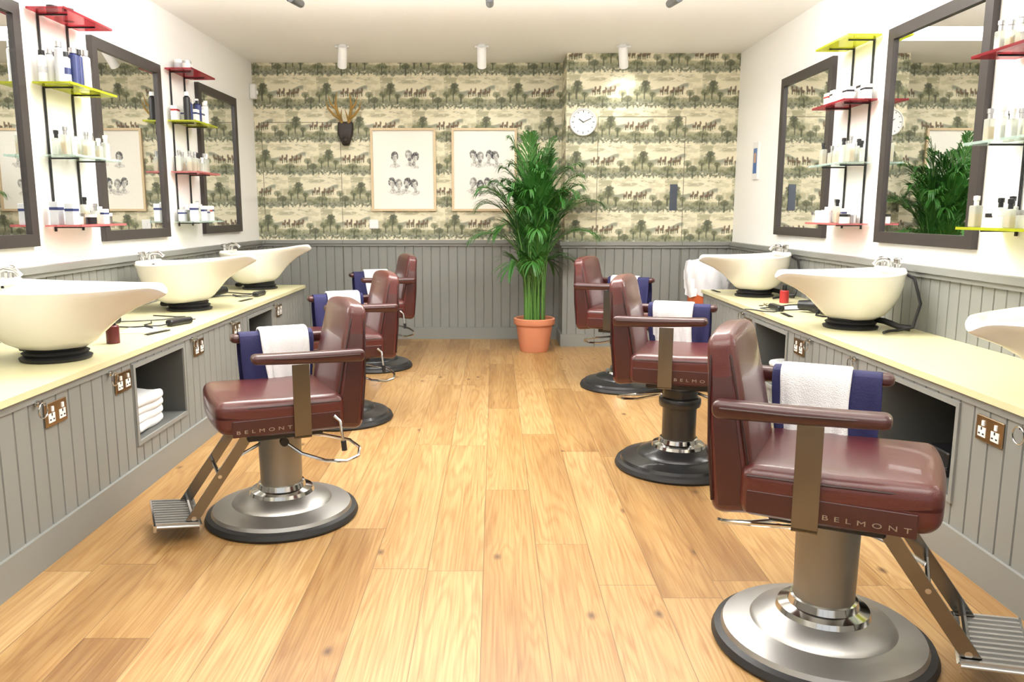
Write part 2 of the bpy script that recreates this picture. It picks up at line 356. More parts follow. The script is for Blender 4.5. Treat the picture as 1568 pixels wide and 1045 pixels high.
def towel_stack(loc,n=4,rz=0):
    m=MB()
    for i in range(n):
        dx=random.uniform(-.01,.01); m.rbox((.11,.15,.022),.02,0,T(dx,random.uniform(-.012,.012),.022+i*.04)@RZ(random.uniform(-.06,.06)),fn=lambda q:(q.x+.004*math.sin(q.y*30+q.z*50),q.y,q.z+.004*math.sin(q.x*40+q.y*22)))
    o=m.obj('folded_towels',[towel],loc=loc); o.rotation_euler[2]=rz
towel_stack((CL-.14,3.76,.236),4); towel_stack((CL-.14,5.45,.236),4); towel_stack((CR+.16,4.78,.236),3)
m=MB(); m.rbox((.1,.08,.05),.01,0,T(0,0,.05)); m.tube([(-.12+.02*i,-.12+.09*math.sin(i*.9),.03+.02*math.cos(i*1.7)) for i in range(12)],.006,0)
m.obj('power_adapter',[b_pl],loc=(CR+.2,3.08,.237))

def socket_mesh():
    m=MB(); m.rbox((.004,.073,.044),.004,0)
    for y in(-.036,.036):
        m.box((.0055,y*.95+.005,.02),(.006,.012,.018),1); m.box((.0045,y,-.012),(.003,.042,.034),1)
        m.box((.0065,y,.0),(.002,.005,.010),2); m.box((.0065,y-.011,-.018),(.002,.008,.005),2); m.box((.0065,y+.011,-.018),(.002,.008,.005),2)
    return m
so=None
for x,rz,ys in((CL+.005,0,(2.86,3.40,4.30,4.95,5.95)),(CR-.005,math.pi,(2.60,4.30,5.2))):
    for y in ys:
        if so is None: so=socket_mesh().obj('power_socket',[brass,w_pl,b_pl],loc=(x,y,.54))
        else: inst(so,'power_socket',(x,y,.54),rz)
def ring_mesh(): 
    m=MB(); m.lathe([(0,0),(.012,0),(.012,.006),(.005,.008),(.005,.02)],X=RY(math.pi/2),n=12)
    m.tube([(.022,.028*math.sin(t),-.024+.028*math.cos(t)) for t in [2*math.pi*i/20 for i in range(20)]],.0028,0,6,closed=True); return m
ro=None
for x,rz,ys in((CL+.007,0,(2.74,3.28,4.2,4.85,5.8)),(CR-.007,math.pi,(2.42,3.62,4.15,5.3))):
    for y in ys:
        if ro is None: ro=ring_mesh().obj('hose_hook',[chrome],loc=(x,y,.600))
        else: inst(ro,'hose_hook',(x,y,.600),rz)

# ---------------------------------------------------------------- basins
def basin_mesh():
    m=MB(); n=72
    def outline(t):
        c,s_=math.cos(t),math.sin(t)
        if c>0: x=.47*c**.9; y=.265*s_*(1-.42*c**1.5)
        else: x=-.275*(abs(c)**.8); y=.265*(1 if s_>0 else -1)*abs(s_)**.8
        return x,y,c,s_
    lay=[(.22,.36,.36,.05,0),(.28,.5,.48,.056,0),(.36,.68,.62,.080,.05),(.46,.82,.76,.125,.1),(.58,.93,.88,.18,.3),(.76,.985,.96,.235,.7),(.93,1.0,.995,.272,1),(1.0,1.02,1.01,.288,1),(1.015,1.02,1.02,.297,1),(1.0,1.0,1.0,.306,1),(.96,.94,.95,.303,1),(.90,.90,.91,.288,1),(.74,.85,.86,.245,.7),(.56,.72,.74,.17,.3),(.40,.52,.55,.125,0),(.22,.3,.3,.105,0),(.04,.05,.05,.10,0)]
    vs=[];fs=[]
    for kf,kb,ky,z,w in lay:
        for i in range(n):
            x,y,c,s_=outline(2*math.pi*i/n)
            cc=max(0,min(1,(c+.25)/.5)); kx=kb*(1-cc)+kf*cc
            lift=w*(.022*max(c,0)**2 -.035*math.exp(-(s_/.30)**2)*max(0,(c-.3)/.7) + .02*max(-c,0)**2)
            vs.append((x*kx,y*ky,z+lift))
    for j in range(len(lay)-1):
        for i in range(n):
            a=j*n+i;b=j*n+(i+1)%n; fs.append((a,b,b+n,a+n))
    fs.append(tuple(range((len(lay)-1)*n,len(lay)*n)))
    m.add(vs,fs,0)
    m.lathe([(0,.107),(.028,.107),(.03,.111),(.0,.112)],mi=2,n=16)
    m.rbox((.034,.13,.014),.012,0,T(-.225,0,.318))
    for y in(-.085,.085):
        m.lathe([(0,0),(.019,0),(.017,.022),(.025,.026),(.025,.048),(.018,.054),(0,.055)],(-.225,y,.330),2,16)
    m.tube([(-.225,0,.33),(-.218,0,.365),(-.19,0,.378),(-.145,0,.37),(-.125,0,.348)],[.014,.013,.012,.011,.012],2,10)
    return m
def bstand():
    m=MB(); m.lathe([(0,0),(.135,0),(.14,.012),(.12,.02),(.13,.032),(.112,.042),(.12,.052),(.10,.062),(.10,.09),(0,.09)],mi=1,n=32)
    m.tube([(-.1,0,.05),(-.16,.05,.04),(-.2,.13,.02),(-.24,.16,.018)],.016,1,8)
    m.tube([(-.235,.05,.30),(-.262,.12,.27),(-.26,.2,.15),(-.22,.22,.03),(-.15,.20,.012),(-.1,.22,.012),(-.05,.27,.012)],.008,1,8)
    return m
bo=None;
for x,y,rz,tl,sx in((-1.85,3.30,0,1,1),(-1.94,5.02,0,-4,.97),(-1.90,6.42,0,-5,.95),(1.91,4.22,math.pi,1,.86),(1.92,5.85,math.pi,1.5,.86),(1.93,2.48,math.pi,5,.86)):
    e=empty('hair_wash_basin',(x,y,CT+.001),rz)
    if bo is None: bo=basin_mesh().obj('bowl',[ceramic,rubber,chrome],parent=e); st=bstand().obj('bellows_stand',[ceramic,rubber],parent=e); q=bo
    else: q=inst(bo,'bowl',(0,0,0),0,e); inst(st,'bellows_stand',(0,0,0),0,e)
    q.rotation_euler=(0,math.radians(tl),0); q.scale=(sx,.95 if sx<.9 else 1,.97 if sx<.9 else 1)

# ---------------------------------------------------------------- mirrors
def mirror(y0,y1,side,z0=1.10,z1=2.28):
    W=y1-y0;Hh=z1-z0;b=.062; m=MB(); s=1 if side=='L' else -1
    def bx(a,b_,mi): m.box2(a,b_,mi)
    bx((0,-W/2,0),(s*.032,-W/2+b,Hh),0); bx((0,W/2-b,0),(s*.032,W/2,Hh),0); bx((0,-W/2+b,0),(s*.032,W/2-b,b),0); bx((0,-W/2+b,Hh-b),(s*.032,W/2-b,Hh),0)
    bx((0,-W/2+b,b),(s*.016,W/2-b,Hh-b),1)
    m.obj('framed_mirror',[framem,bmir],loc=((XL+.001) if s>0 else (XR-.001),(y0+y1)/2,z0),smooth=False)
for a,b in((3.1,4.08),(4.78,5.74),(6.45,7.38)): mirror(a,b,'L')
for a,b in((5.40,6.34),(3.70,4.66),(1.96,2.9)): mirror(a,b,'R')

# ---------------------------------------------------------------- shelves with toiletries
def bottle(m,x,y,z,k):
    if k=='tall':
        c=random.choice([3,3,3,11,11,6,5]); rr=random.uniform(.020,.026); h=random.uniform(.15,.21)
        m.lathe([(0,0),(rr,0),(rr,h*.8),(rr*.5,h*.86),(rr*.5,h*.9)],(x,y,z),c,14); m.lathe([(rr*.75,h*.86),(rr*.75,h),(0,h)],(x,y,z),random.choice([5,9,3]),12)
        if random.random()<.5: m.lathe([(rr*1.02,h*.3),(rr*1.02,h*.5)],(x,y,z),random.choice([3,11,6]),14)
    elif k=='flask':
        w=random.uniform(.02,.026); h=random.uniform(.07,.11)
        m.rbox((w*.7,w,h/2),.006,4,T(x,y,z+h/2),ni=1); m.rbox((w*.6,w*.88,h*.3),.004,random.choice([7,7,3]),T(x,y,z+h*.34),ni=1)
        m.lathe([(0,0),(.01,0),(.01,.02),(.013,.022),(.013,.04),(0,.042)],(x,y,z+h),random.choice([5,9,9,3,3]),10)
    elif k=='jar':
        rr=random.uniform(.026,.034); h=random.uniform(.045,.075); c=random.choice([3,3,3,5,9,11,4]) 
        m.lathe([(0,0),(rr,0),(rr,h)],(x,y,z),c,16); m.lathe([(rr*1.06,h*.8),(rr*1.06,h*1.1),(0,h*1.1)],(x,y,z),random.choice([5,9,3,3]),16)
    elif k=='box':
        h=random.uniform(.08,.13); m.rbox((.022,.03,h/2),.002,random.choice([3,3,11]),T(x,y,z+h/2),ni=1); m.box((x,y,z+h*.7),(.0455,.0615,h*.12),random.choice([6,8,5]))
SM=[redac,yelac,glass,w_pl,gl_b,b_pl,blue,amber,redp,silver,pinkac,pale]
def shelf(y0,y1,side,cols,kinds):
    s=1 if side=='L' else -1; xw=XL if s>0 else XR
    e=empty('shelf_unit',(xw,(y0+y1)/2,0)); W=y1-y0; D=.20
    m=MB()
    for y in(-W*.28,W*.28):
        m.box2((s*.004,y-.006,1.17),(s*.012,y+.006,2.29),5)
        for z in(1.20,1.56,1.92,2.28): m.box2((s*.012,y-.005,z-.012),(s*(D*.8),y+.005,z-.004),5)
    for z,c in zip((2.28,1.92,1.56,1.20),cols):
        m.box2((s*.012,-W/2,z-.004),(s*D,W/2,z+.006),c); 
        m.box2((s*D,-W/2,z-.004),(s*(D+.004),W/2,z+.008),c)
    m.obj('shelves',SM,parent=e,smooth=False)
    b=MB()
    for z,ks,dens in zip((2.28,1.92,1.56,1.20),kinds,(.25,.9,.85,.85)):
        if not ks: continue
        for row,xx in((0,.06),(1,.14)):
            y=-W/2+.04
            while y<W/2-.03:
                if random.random()<dens: bottle(b,s*(xx+random.uniform(-.01,.01)),y,z+.006,random.choice(ks))
                y+=random.uniform(.055,.08)
    b.obj('toiletries',SM,parent=e)
shelf(4.17,4.68,'L',(0,1,2,10),(['jar','jar'],['tall'],['flask'],['jar','flask','box']))
shelf(5.86,6.34,'L',(0,1,10,2),(['jar'],['tall','box'],['flask'],['flask','box']))
shelf(4.78,5.26,'R',(1,0,2,10),([],['jar','box'],['flask'],['jar','box','flask']))
shelf(3.02,3.54,'R',(2,0,2,1),([],['jar','flask'],['flask'],['jar','flask']))

# ---------------------------------------------------------------- barber chairs
def base_mesh(dark):
    m=MB(); 
    m.lathe([(0,.0),(.310,0),(.316,.012),(.308,.03),(.288,.036)],mi=0,n=64)
    m.lathe([(.290,.034),(.283,.05),(.238,.064),(.205,.070),(.195,.084),(.15,.098),(.135,.107),(.12,.110)],mi=1,n=64)
    m.lathe([(.135,.104),(.128,.122),(.10,.13),(.094,.15),(.086,.152)],mi=2,n=48)
    if dark: m.lathe([(.084,.12),(.084,.31),(.10,.315),(.104,.33),(.104,.352),(.098,.36),(.086,.362),(.086,.40),(0,.40)],mi=3,n=40)
    else: m.lathe([(.085,.12),(.088,.34),(.088,.40),(0,.40)],mi=3,n=40)
    me=m.obj('base',[rubber,blackm if dark else steel,chrome,blackm if dark else colm]); return me
def upper_mesh():
    m=MB()  # 0 leather 1 side leather 2 piping 3 chrome 4 steel 5 black 6 strap
    m.lathe([(.06,.34),(.06,.405),(.0,.41)],mi=4,n=24)
    m.rbox((.15,.15,.018),.008,5,T(.0,0,.392),ni=2)
    def seat(q):
        t=max(0,q.x/.245); z=q.z
        if q.z>0: z+= .014*(1-(q.y/.24)**2)*(1-min(1,(q.x/.25)**4)) + .008*t
        else: z+= .030*max(0,t)**2
        return (q.x+ (.014*(1-(q.y/.24)**2) if q.x>.18 else 0),q.y*(1-.03*t),z)
    m.rbox((.245,.242,.072),.036,0,T(.025,0,.480),fn=seat,ni=10)
    for s in(-1,1):
        m.rbox((.208,.004,.032),.003,1,T(.01,s*.2405,.456),ni=3)
        m.tube([(-.2,s*.238,.527),(0,s*.239,.530),(.15,s*.234,.532),(.225,s*.222,.528),(.262,s*.19,.520)],.0042,2,6)
    m.tube([(.262,-.19,.520),(.272,-.1,.522),(.275,0,.523),(.272,.1,.522),(.262,.19,.520)],.0042,2,6)
    def back(q):
        t=(q.z+.26)/.52; th=1-.42*t; y=q.y*(1-.13*max(0,t-.45)/.55)
        x=q.x*th
        if q.x>0: x+=.016*math.cos(q.y/.21*1.5)*math.sin(math.pi*min(1,max(0,t)))
        z=q.z-(.02*(q.y/.21)**2 if q.z>.1 else 0)
        return (x,y,z)
    XB=T(-.270,0,.655)@RY(-.13)
    m.rbox((.066,.212,.262),.036,0,XB,fn=back,ni=10)
    for s in(-1,1):
        for q in(-1,1):
            m.tube([(q*.056,s*.205,-.22),(q*.049,s*.208,-.05),(q*.038,s*.200,.08),(q*.028,s*.188,.18),(q*.018,s*.172,.225)],.0042,2,6,X=XB)
        m.rbox((.040,.004,.185),.003,1,XB@T(0,s*.209,-.05),fn=lambda q:(q.x*(1-.42*(q.z+.21)/.52),q.y-s*.03*max(0,(q.z-.06))/.2,q.z),ni=3)
    for s in(-1,1):
        def arm(q):
            t=(q.x+.215)/.43
            z=q.z*(1.15-.50*t) if q.z<0 else q.z*.80
            return (q.x,q.y*(.72+.30*t)+s*.004*t,z+.008*t*t)
        m.rbox((.218,.036,.026),.021,1,T(-.075,s*.272,.718),fn=arm,ni=8)
        m.tube([(-.27,s*(.272+.026),.720),(-.1,s*(.272+.033),.722),(.04,s*(.272+.038),.728),(.125,s*(.272+.028),.730),(.141,s*.275,.731)],.0036,2,6)
        m.box((-.045,s*.2525,.545),(.066,.007,.29),6)
        m.box((-.045,s*.246,.402),(.066,.02,.010),6)
    m.tube([(-.17,.250,.47),(-.19,.262,.45),(-.20,.268,.36)],[.007,.006,.006],3,8); m.tube([(-.20,.268,.37),(-.203,.269,.33)],.011,5,8)
    for s in(-1,1):
        a=Vector((.13,s*.125,.42)); b=Vector((.37,s*.125,.085)); d=(b-a); ang=math.atan2(-d.z,d.x)
        m.box((0,0,0),(d.length+.03,.008,.042),6,T(*((a+b)/2))@RY(ang))
    m.tube([(.26,-.13,.245),(.26,.13,.245)],.008,3,8)
    m.tube([(.08,.02,.33),(.18,.04,.29),(.26,.05,.245)],.007,3,8); m.tube([(.365,-.13,.09),(.365,.13,.09)],.01,3,8)
    XF=T(.425,0,.075)@RY(-.12)
    m.rbox((.085,.155,.005),.005,4,XF,ni=2)
    for i in range(11): m.box((0,-.14+.028*i,.008),(.16,.010,.010),4,XF)
    m.box((.082,0,-.004),(.010,.31,.026),3,XF); m.box((-.082,0,-.004),(.010,.31,.026),3,XF)
    m.lathe([(0,0),(.012,0),(.012,.03),(0,.03)],(.42,0,.034),5,10)
    P=[(.0,.085,.345),(-.06,.14,.30),(-.15,.165,.265),(-.24,.15,.245),(-.305,.11,.25),(-.325,.06,.27),(-.30,.0,.29),(-.2,-.04,.315),(-.08,-.06,.335)]
    m.tube(P,.007,3,8); m.lathe([(0,0),(.018,0),(.018,.03),(0,.03)],X=T(0,.075,.345)@RX(-math.pi/2),mi=5,n=12)
    return m.obj('seat_assembly',[leather,leather_d,piping,chrome,steel,rubber,chrome_d])
def label_mesh():
    c=bpy.data.curves.new('lab','FONT'); c.body='BELMONT'; c.size=.019; c.extrude=.0015; c.align_x='CENTER'; c.space_character=1.8
    o=bpy.data.objects.new('lab',c); C.objects.link(o); dg=bpy.context.evaluated_depsgraph_get(); me=bpy.data.meshes.new_from_object(o.evaluated_get(dg)); bpy.data.objects.remove(o)
    me.materials.clear(); me.materials.append(badge)
    for v in me.vertices: v.co.x*=1.6
    return me
def cloth_mesh(side,x0,x1,inner,outer,gap,m_,seed):
    k=20; r=random.Random(seed); cy=side*.272; vs=[]; 
    hw=.044+gap; top=.746+gap
    Lp=[(-hw-.004,top-.03-inner*i/9) for i in range(9,0,-1)]+[(-hw,top-.03),(-hw*.85,top-.008),(-hw*.45,top),(0,top+.002),(hw*.45,top),(hw*.85,top-.008),(hw,top-.03)]+[(hw+.004,top-.03-outer*i/8) for i in range(1,9)]
    ph=[r.uniform(0,6) for _ in range(4)]
    fs=[];nn=len(Lp)
    for j in range(k+1):
        t=j/k; x=x0+(x1-x0)*t
        for i,(a,z) in enumerate(Lp):
            drop=max(0,(top-.03)-z); w=drop*.10*math.sin(t*9+ph[0])+drop*.05*math.sin(t*17+ph[1])
            vs.append((x+drop*.14*math.sin(ph[3]+z*8)*(t-.5)+drop*.06*math.sin(ph[2]),cy+side*(a- (abs(w) if a<0 else -abs(w))),z+ .012*math.sin(t*5+ph[2])*(drop*6 if drop<.16 else 1)))
    for j in range(k):
        for i in range(nn-1):
            a=j*nn+i; fs.append((a,a+1,a+nn+1,a+nn))
    m=MB().add(vs,fs,0); o=m.obj('cloth',[m_],recalc=False)
    return o
BA={False:base_mesh(False),True:base_mesh(True)}; UP=upper_mesh(); LAB=label_mesh()
CLO={}
for s in(-1,1): CLO[s]=(cloth_mesh(s,-.21,.11,.27,.22,.002,navy,3+s),cloth_mesh(s,-.185,.025,.235,.12,.011,towel,8+s))
def chair(x,y,rot,side,dark,up=0,n=0):
    e=empty('barber_chair',(x,y,0),math.radians(rot))
    inst(BA[dark],'base',(0,0,0),0,e); inst(UP,'seat_assembly',(0,0,up),0,e)
    for s in(-1,1):
        l=bpy.data.objects.new('name_badge',LAB); C.objects.link(l); l.parent=e; l.location=(.10,s*.2455,.438+up); l.rotation_euler=(math.pi/2,0,0 if s<0 else math.pi)
    for nm,o in zip(('cape','towel'),CLO[side]):
        c=inst(o,nm,(0,0,up),0,e); md=c.modifiers.new('s','SOLIDIFY'); md.thickness=.006 if nm=='cape' else .014; md.offset=1; c.modifiers.new('b','SUBSURF').levels=1; c.modifiers['b'].render_levels=1
chair(-.90,3.22,206,-1,False)
chair(-.95,4.82,203,-1,True,.0)
chair(-1.0,6.50,200,-1,True,.02)
chair(.975,2.20,-27,1,False,.035)
chair(.93,3.88,-20,1,True,.05)
chair(.95,5.75,-26,1,True,.04)
for o in list(BA.values())+[UP]+[c for s in CLO.values() for c in s]: bpy.data.objects.remove(o)

# ---------------------------------------------------------------- framed prints : pencil portrait heads
def portraits(kind):
    def f(U,V):
        col=np.ones(U.shape+(3,))*np.array(lin((244,241,230))); ink=np.array(lin((50,52,58))); 
        def mx(a,c=ink):
            nonlocal col; a=np.clip(a,0,1)[...,None]; col=col*(1-a)+c*a
        nz=fb(U,V,70,5); n2=fb(U,V,170,9); st=fb(U*2.5+V*1.5,V*.8-U*.3,120,17); cx=.298
        if kind==0: heads=[(-.085,.50),(.055,.515),(.115,.495),(-.115,.25),(-.05,.235),(.035,.25),(.105,.235)]
        else: heads=[(-.105,.515),(-.04,.50),(.05,.515),(.11,.505),(-.11,.25),(-.04,.225),(.035,.25),(.105,.235)]
        for i,(hx,hv) in enumerate(heads):
            tl=.22*math.sin(i*2.3+kind); k_=1.30; du0=(U-cx-hx)/k_; dv0=(V-hv)/k_; du=du0*math.cos(tl)+dv0*math.sin(tl); dv=dv0*math.cos(tl)-du0*math.sin(tl); sd=1 if (i+kind)%2 else -1
            # neck and shoulders, loosely hatched
            mx(.45*sm(1.2,.5,((du)/.040)**2+((dv+.064)/.018)**2+(nz-.5)*1.6)*sm(.36,.52,st))
            mx(.40*sm(1.2,.8,(du/.012)**2+((dv+.045)/.018)**2))
            # skull/face form with shaded side
            jaw=1-.28*sm(.0,-.034,dv); d=(du/(.0225*jaw))**2+(dv/.036)**2
            mx(.30*sm(1.08,.9,d)); mx(.55*sm(1.05,.85,d)*sm(-.004,.016,du*sd)*sm(.30,.52,st)); mx(.35*np.exp(-((d-1)/.10)**2))
            # ear
            mx(.5*sm(1.3,.7,((du-sd*.024)/.005)**2+((dv+.001)/.009)**2))
            # hair cap following the skull
            style=i%3; top=(.010,.016,.004)[style]
            cap=(du/.0265)**2+((dv-.006)/.036)**2
            line=dv-(top+.010*np.cos(du*sd*70+.8)); side=(np.abs(du)>.0165)*(dv>-.014)
            hv_=sm(1.25,.95,cap+(n2-.5)*.5)*np.maximum(sm(-.002,.004,line),side*1.0)
            mx((.88,.62,.95)[style]*hv_*sm(.22,.45,st))
            # brows, eyes, nose, mouth
            for ex in(-.0085,.0085):
                mx(.6*sm(1.2,.6,((du-ex-sd*-.002)/.0062)**2+((dv-.0065)/.0016)**2)); mx(.7*sm(1.2,.6,((du-ex-sd*-.002)/.0042)**2+((dv-.001)/.0022)**2))
            mx(.40*sm(1.2,.6,((du+sd*.0005)/.0022)**2+((dv+.005)/.0085)**2)); mx(.5*sm(1.2,.6,((du+sd*.001)/.0045)**2+((dv+.0125)/.0018)**2))
            mx(.6*sm(1.2,.6,((du+sd*.001)/.0075)**2+((dv+.0195)/.0018)**2))
            if i%4==1: mx(.7*sm(1.15,.7,(du/.018)**2+((dv+.029)/.012)**2+(n2-.5)*.9)*sm(.25,.45,st))
        return col
    return f
pm=attr_mat('print_paper',.5)
for i,(x0,x1) in enumerate(((-1.215,-.575),(-.42,.22))):
    z0,z1=1.285,2.085; e=empty('framed_print',((x0+x1)/2,YB,z0)); W=x1-x0;Hh=z1-z0;b=.022; m=MB()
    m.box2((-W/2,-.03,0),(-W/2+b,-.001,Hh)); m.box2((W/2-b,-.03,0),(W/2,-.001,Hh)); m.box2((-W/2+b,-.03,0),(W/2-b,-.001,b)); m.box2((-W/2+b,-.03,Hh-b),(W/2-b,-.001,Hh)); m.box2((-W/2+b,-.012,b),(W/2-b,-.001,Hh-b))
    m.obj('frame',[oakf],parent=e,smooth=False)
    grid('print',(-W/2+b,-.013,b),(1,0,0),W-2*b,Hh-2*b,.0022,portraits(i),pm,e)
m=MB(); m.box2((-.015,-.07,0),(0,.07,.31),0); m.box2((-.017,-.045,.05),(-.0149,.045,.26),1); m.box2((-.018,-.03,.14),(-.0169,.03,.22),2)
m.obj('small_framed_picture',[w_pl,mat('photo_blue',(70,110,170),.4),mat('photo_sand',(190,150,130),.4)],loc=(XR-.001,6.93,1.55),smooth=False)

# ---------------------------------------------------------------- clock
m=MB(); XC=RX(math.pi/2)
m.lathe([(0,0),(.125,0),(.128,.012),(.12,.03),(.112,.032),(.110,.02),(0,.02)],mi=0,n=48,X=XC)
for i in range(12):
    a=i*math.pi/6; m.box((0,0,0),(.006,.002,.02 if i%3==0 else .012),1,T(.095*math.sin(a),-.021,.095*math.cos(a))@RY(a))
m.box((0,0,0),(.007,.002,.055),1,RY(math.radians(-55))@T(0,-.024,.022)); m.box((0,0,0),(.005,.002,.085),1,RY(math.radians(65))@T(0,-.026,.036))
m.obj('round_clock',[lampw,b_pl],loc=(.815,YB2-.002,2.09))
# ---------------------------------------------------------------- antlers
m=MB()
m.rbox((.075,.025,.115),.024,0,T(0,-.03,0),fn=lambda q:(q.x*(1-.55*max(0,-(q.z)/.11)),q.y-.03*max(0,1-abs(q.z)/.11),q.z),ni=4)
m.lathe([(0,0),(.034,0),(.028,.02),(.02,.035),(0,.045)],X=T(0,-.07,-.07)@RX(math.pi/2),mi=0,n=14)
for s in(-1,1):
    m.tube([(s*.03,-.04,.09),(s*.045,-.05,.14),(s*.065,-.09,.20),(s*.075,-.12,.28),(s*.06,-.12,.38)],[.018,.016,.014,.011,.003],1,8)
    m.tube([(s*.045,-.05,.14),(s*.10,-.09,.17),(s*.15,-.10,.23),(s*.17,-.11,.30)],[.015,.012,.009,.002],1,8); m.tube([(s*.07,-.10,.22),(s*.12,-.13,.27),(s*.14,-.13,.35)],[.013,.009,.002],1,8)
    m.tube([(s*.035,-.05,.12),(s*.03,-.10,.16),(s*.015,-.13,.22)],[.011,.008,.002],1,8)
    m.lathe([(0,0),(.012,.002),(0,.008)],X=T(s*.035,-.062,.03)@RX(math.pi/2),mi=0,n=10)
m.obj('mounted_deer_skull',[skull,bone],loc=(-1.45,YB-.001,2.03))
MB().rbox((.045,.006,.045),.005,0,ni=2).box((0,-.008,0),(.02,.005,.03),0).obj('light_switch',[w_pl],loc=(-1.2,YB-.007,1.155))
MB().rbox((.03,.04,.07),.015,0,ni=2).lathe([(0,0),(.02,0),(.018,.012),(0,.014)],X=T(.03,0,-.01)@RY(math.pi/2),mi=0,n=14).obj('motion_sensor',[w_pl],loc=(XL+.031,7.92,2.42))

# ---------------------------------------------------------------- ceiling spots
def spot_obj(x,y,mt,tilt,on,drop=.06,ln=.09,r=.036,rz=.25):
    m=MB(); m.rbox((.06,.02,.010),.006,0,T(0,0,-.011),ni=1); m.tube([(0,0,-.02),(0,0,-drop)],.008,0,8)
    Xh=T(0,.0,-drop-.02)@RZ(rz if x<-.5 else(-rz if x>.5 else 0))@RX(tilt)
    m.lathe([(0,-ln),(r*.8,-ln),(r,-ln+.015),(r,ln),(r*.93,ln),(r*.88,ln-.015)],X=Xh,mi=0,n=20); m.lathe([(0,ln-.015),(r*.88,ln-.015)],X=Xh,mi=1,n=20)
    m.obj('ceiling_spotlight',[mt,glow if on else b_pl],loc=(x,y,ZC))
    if on:
        l=bpy.data.lights.new('spot_lamp','SPOT'); l.energy=on; l.spot_size=math.radians(100); l.spot_blend=.9; l.shadow_soft_size=.04; l.color=(1,.97,.91)
        o=bpy.data.objects.new('spot_lamp',l); C.objects.link(o); d=(Xh.to_3x3()@Vector((0,0,1))); o.location=Vector((x,y,ZC))+(Xh@Vector((0,0,ln+.02))); o.rotation_euler=d.to_track_quat('-Z','Y').to_euler()
for x in(-1.32,-.11,1.12): spot_obj(x,7.2,lampw,math.radians(-138) ,8,.07,.10,.04)
for x in(-1.26,-.03,1.14): spot_obj(x,5.31,b_pl,math.radians(97),0,.085,.15,.026,0)

# ---------------------------------------------------------------- potted palm
def palm():
    px,py=.37,7.28; r=random.Random(11)
    e=empty('potted_palm',(px,py,0))
    m=MB(); m.lathe([(0,0),(.125,0),(.135,.02),(.168,.25),(.185,.252),(.19,.262),(.19,.305),(.18,.312),(.168,.306),(.165,.27),(0,.27)],mi=0,n=40); m.lathe([(0,.272),(.165,.272)],mi=1,n=24)
    m.obj('pot',[terra,soil],parent=e)
    L=MB()
    def clampp(p):
        x,y=p[0]+px,p[1]+py
        y=min(y,YB-.06)
        if x>XS-.05 and y>YB2-.06:
            y=YB2-.06
        return Vector((x-px,y-py,p[2]))
    tiers=[0,1,2,1,2,3,0,1,2,4]
    for i in range(46):
        az=r.uniform(0,2*math.pi); tier=tiers[i%10]; hgt=[1.66,1.50,1.36,1.12,.78][tier]*r.uniform(.90,1.04); reach=[.18,.38,.50,.50,.44][tier]*r.uniform(.6,1.15)
        droop=[.02,.10,.18,.26,.26][tier]*r.uniform(.6,1.2)
        dx,dy=math.cos(az),math.sin(az)*.75; bx,by=r.uniform(-.09,.09),r.uniform(-.08,.08); pts=[]
        K=16
        for k in range(K+1):
            t=k/K; rad=reach*t**2.6; z=.27+hgt*(1-(1-t)**1.25)*.98 - droop*max(0,t-.55)**2*5
            if t==0: z=.27
            pts.append(clampp((bx+dx*rad,by+dy*rad,z)))
        L.tube(pts,[.010*(1-.75*k/K) for k in range(K+1)],1,5)
        nl=32
        for k in range(nl):
            t=.44+.56*k/(nl-1); f=t*K; a=min(K-1,int(f)); p=pts[a].lerp(pts[a+1],f-a); tg=(pts[a+1]-pts[a]).normalized()
            sd=tg.cross(Vector((0,0,1)));
            if sd.length<.2: sd=Vector((-dy,dx,0))
            sd.normalize(); ln=.29*math.sin(math.pi*min(1,.2+.75*(t-.44)/.56))**.7*r.uniform(.85,1.1)
            for s in(-1,1):
                d=(sd*s*.50+tg*.98+Vector((0,0,.04))+Vector((r.uniform(-.1,.1),r.uniform(-.1,.1),r.uniform(-.1,.1)))).normalized(); w=.0068
                q=[p,p+d*ln*.4+Vector((0,0,-.004)),p+d*ln*.75+Vector((0,0,-.03)),p+d*ln+Vector((0,0,-.08))]
                wd=(tg-d*tg.dot(d)); wd.normalize(); ws=[.3*w,w,w*.8,0.001]
                vs=[]
                for c_,w_ in zip(q,ws): vs+= [clampp(c_+wd*w_),clampp(c_-wd*w_)]
                L.add(vs,[(0,1,3,2),(2,3,5,4),(4,5,7,6)],0)
    L.obj('fronds',[leafm,stemm],parent=e,recalc=False)
palm()

# ---------------------------------------------------------------- bin
m=MB(); m.lathe([(0,0),(.14,0),(.165,.62),(.168,.63),(.0,.63)],mi=0,n=32)
n=48; vs=[];fs=[]; prof=[(.172,.56),(.180,.62),(.19,.70),(.195,.78),(.185,.85),(.15,.86),(.12,.82),(.10,.66)]
for j,(rr,z) in enumerate(prof):
    for i in range(n):
        a=2*math.pi*i/n; w=.010*math.sin(a*9+j)+.008*math.sin(a*17+j*2); vs.append(((rr+w)*math.cos(a),(rr+w)*math.sin(a),z+.012*math.sin(a*5+j)))
for j in range(len(prof)-1):
    for i in range(n): a=j*n+i;b=j*n+(i+1)%n; fs.append((a,b,b+n,a+n))
m.add(vs,fs,1); m.obj('waste_bin',[orange,bag],loc=(1.84,6.85,0))

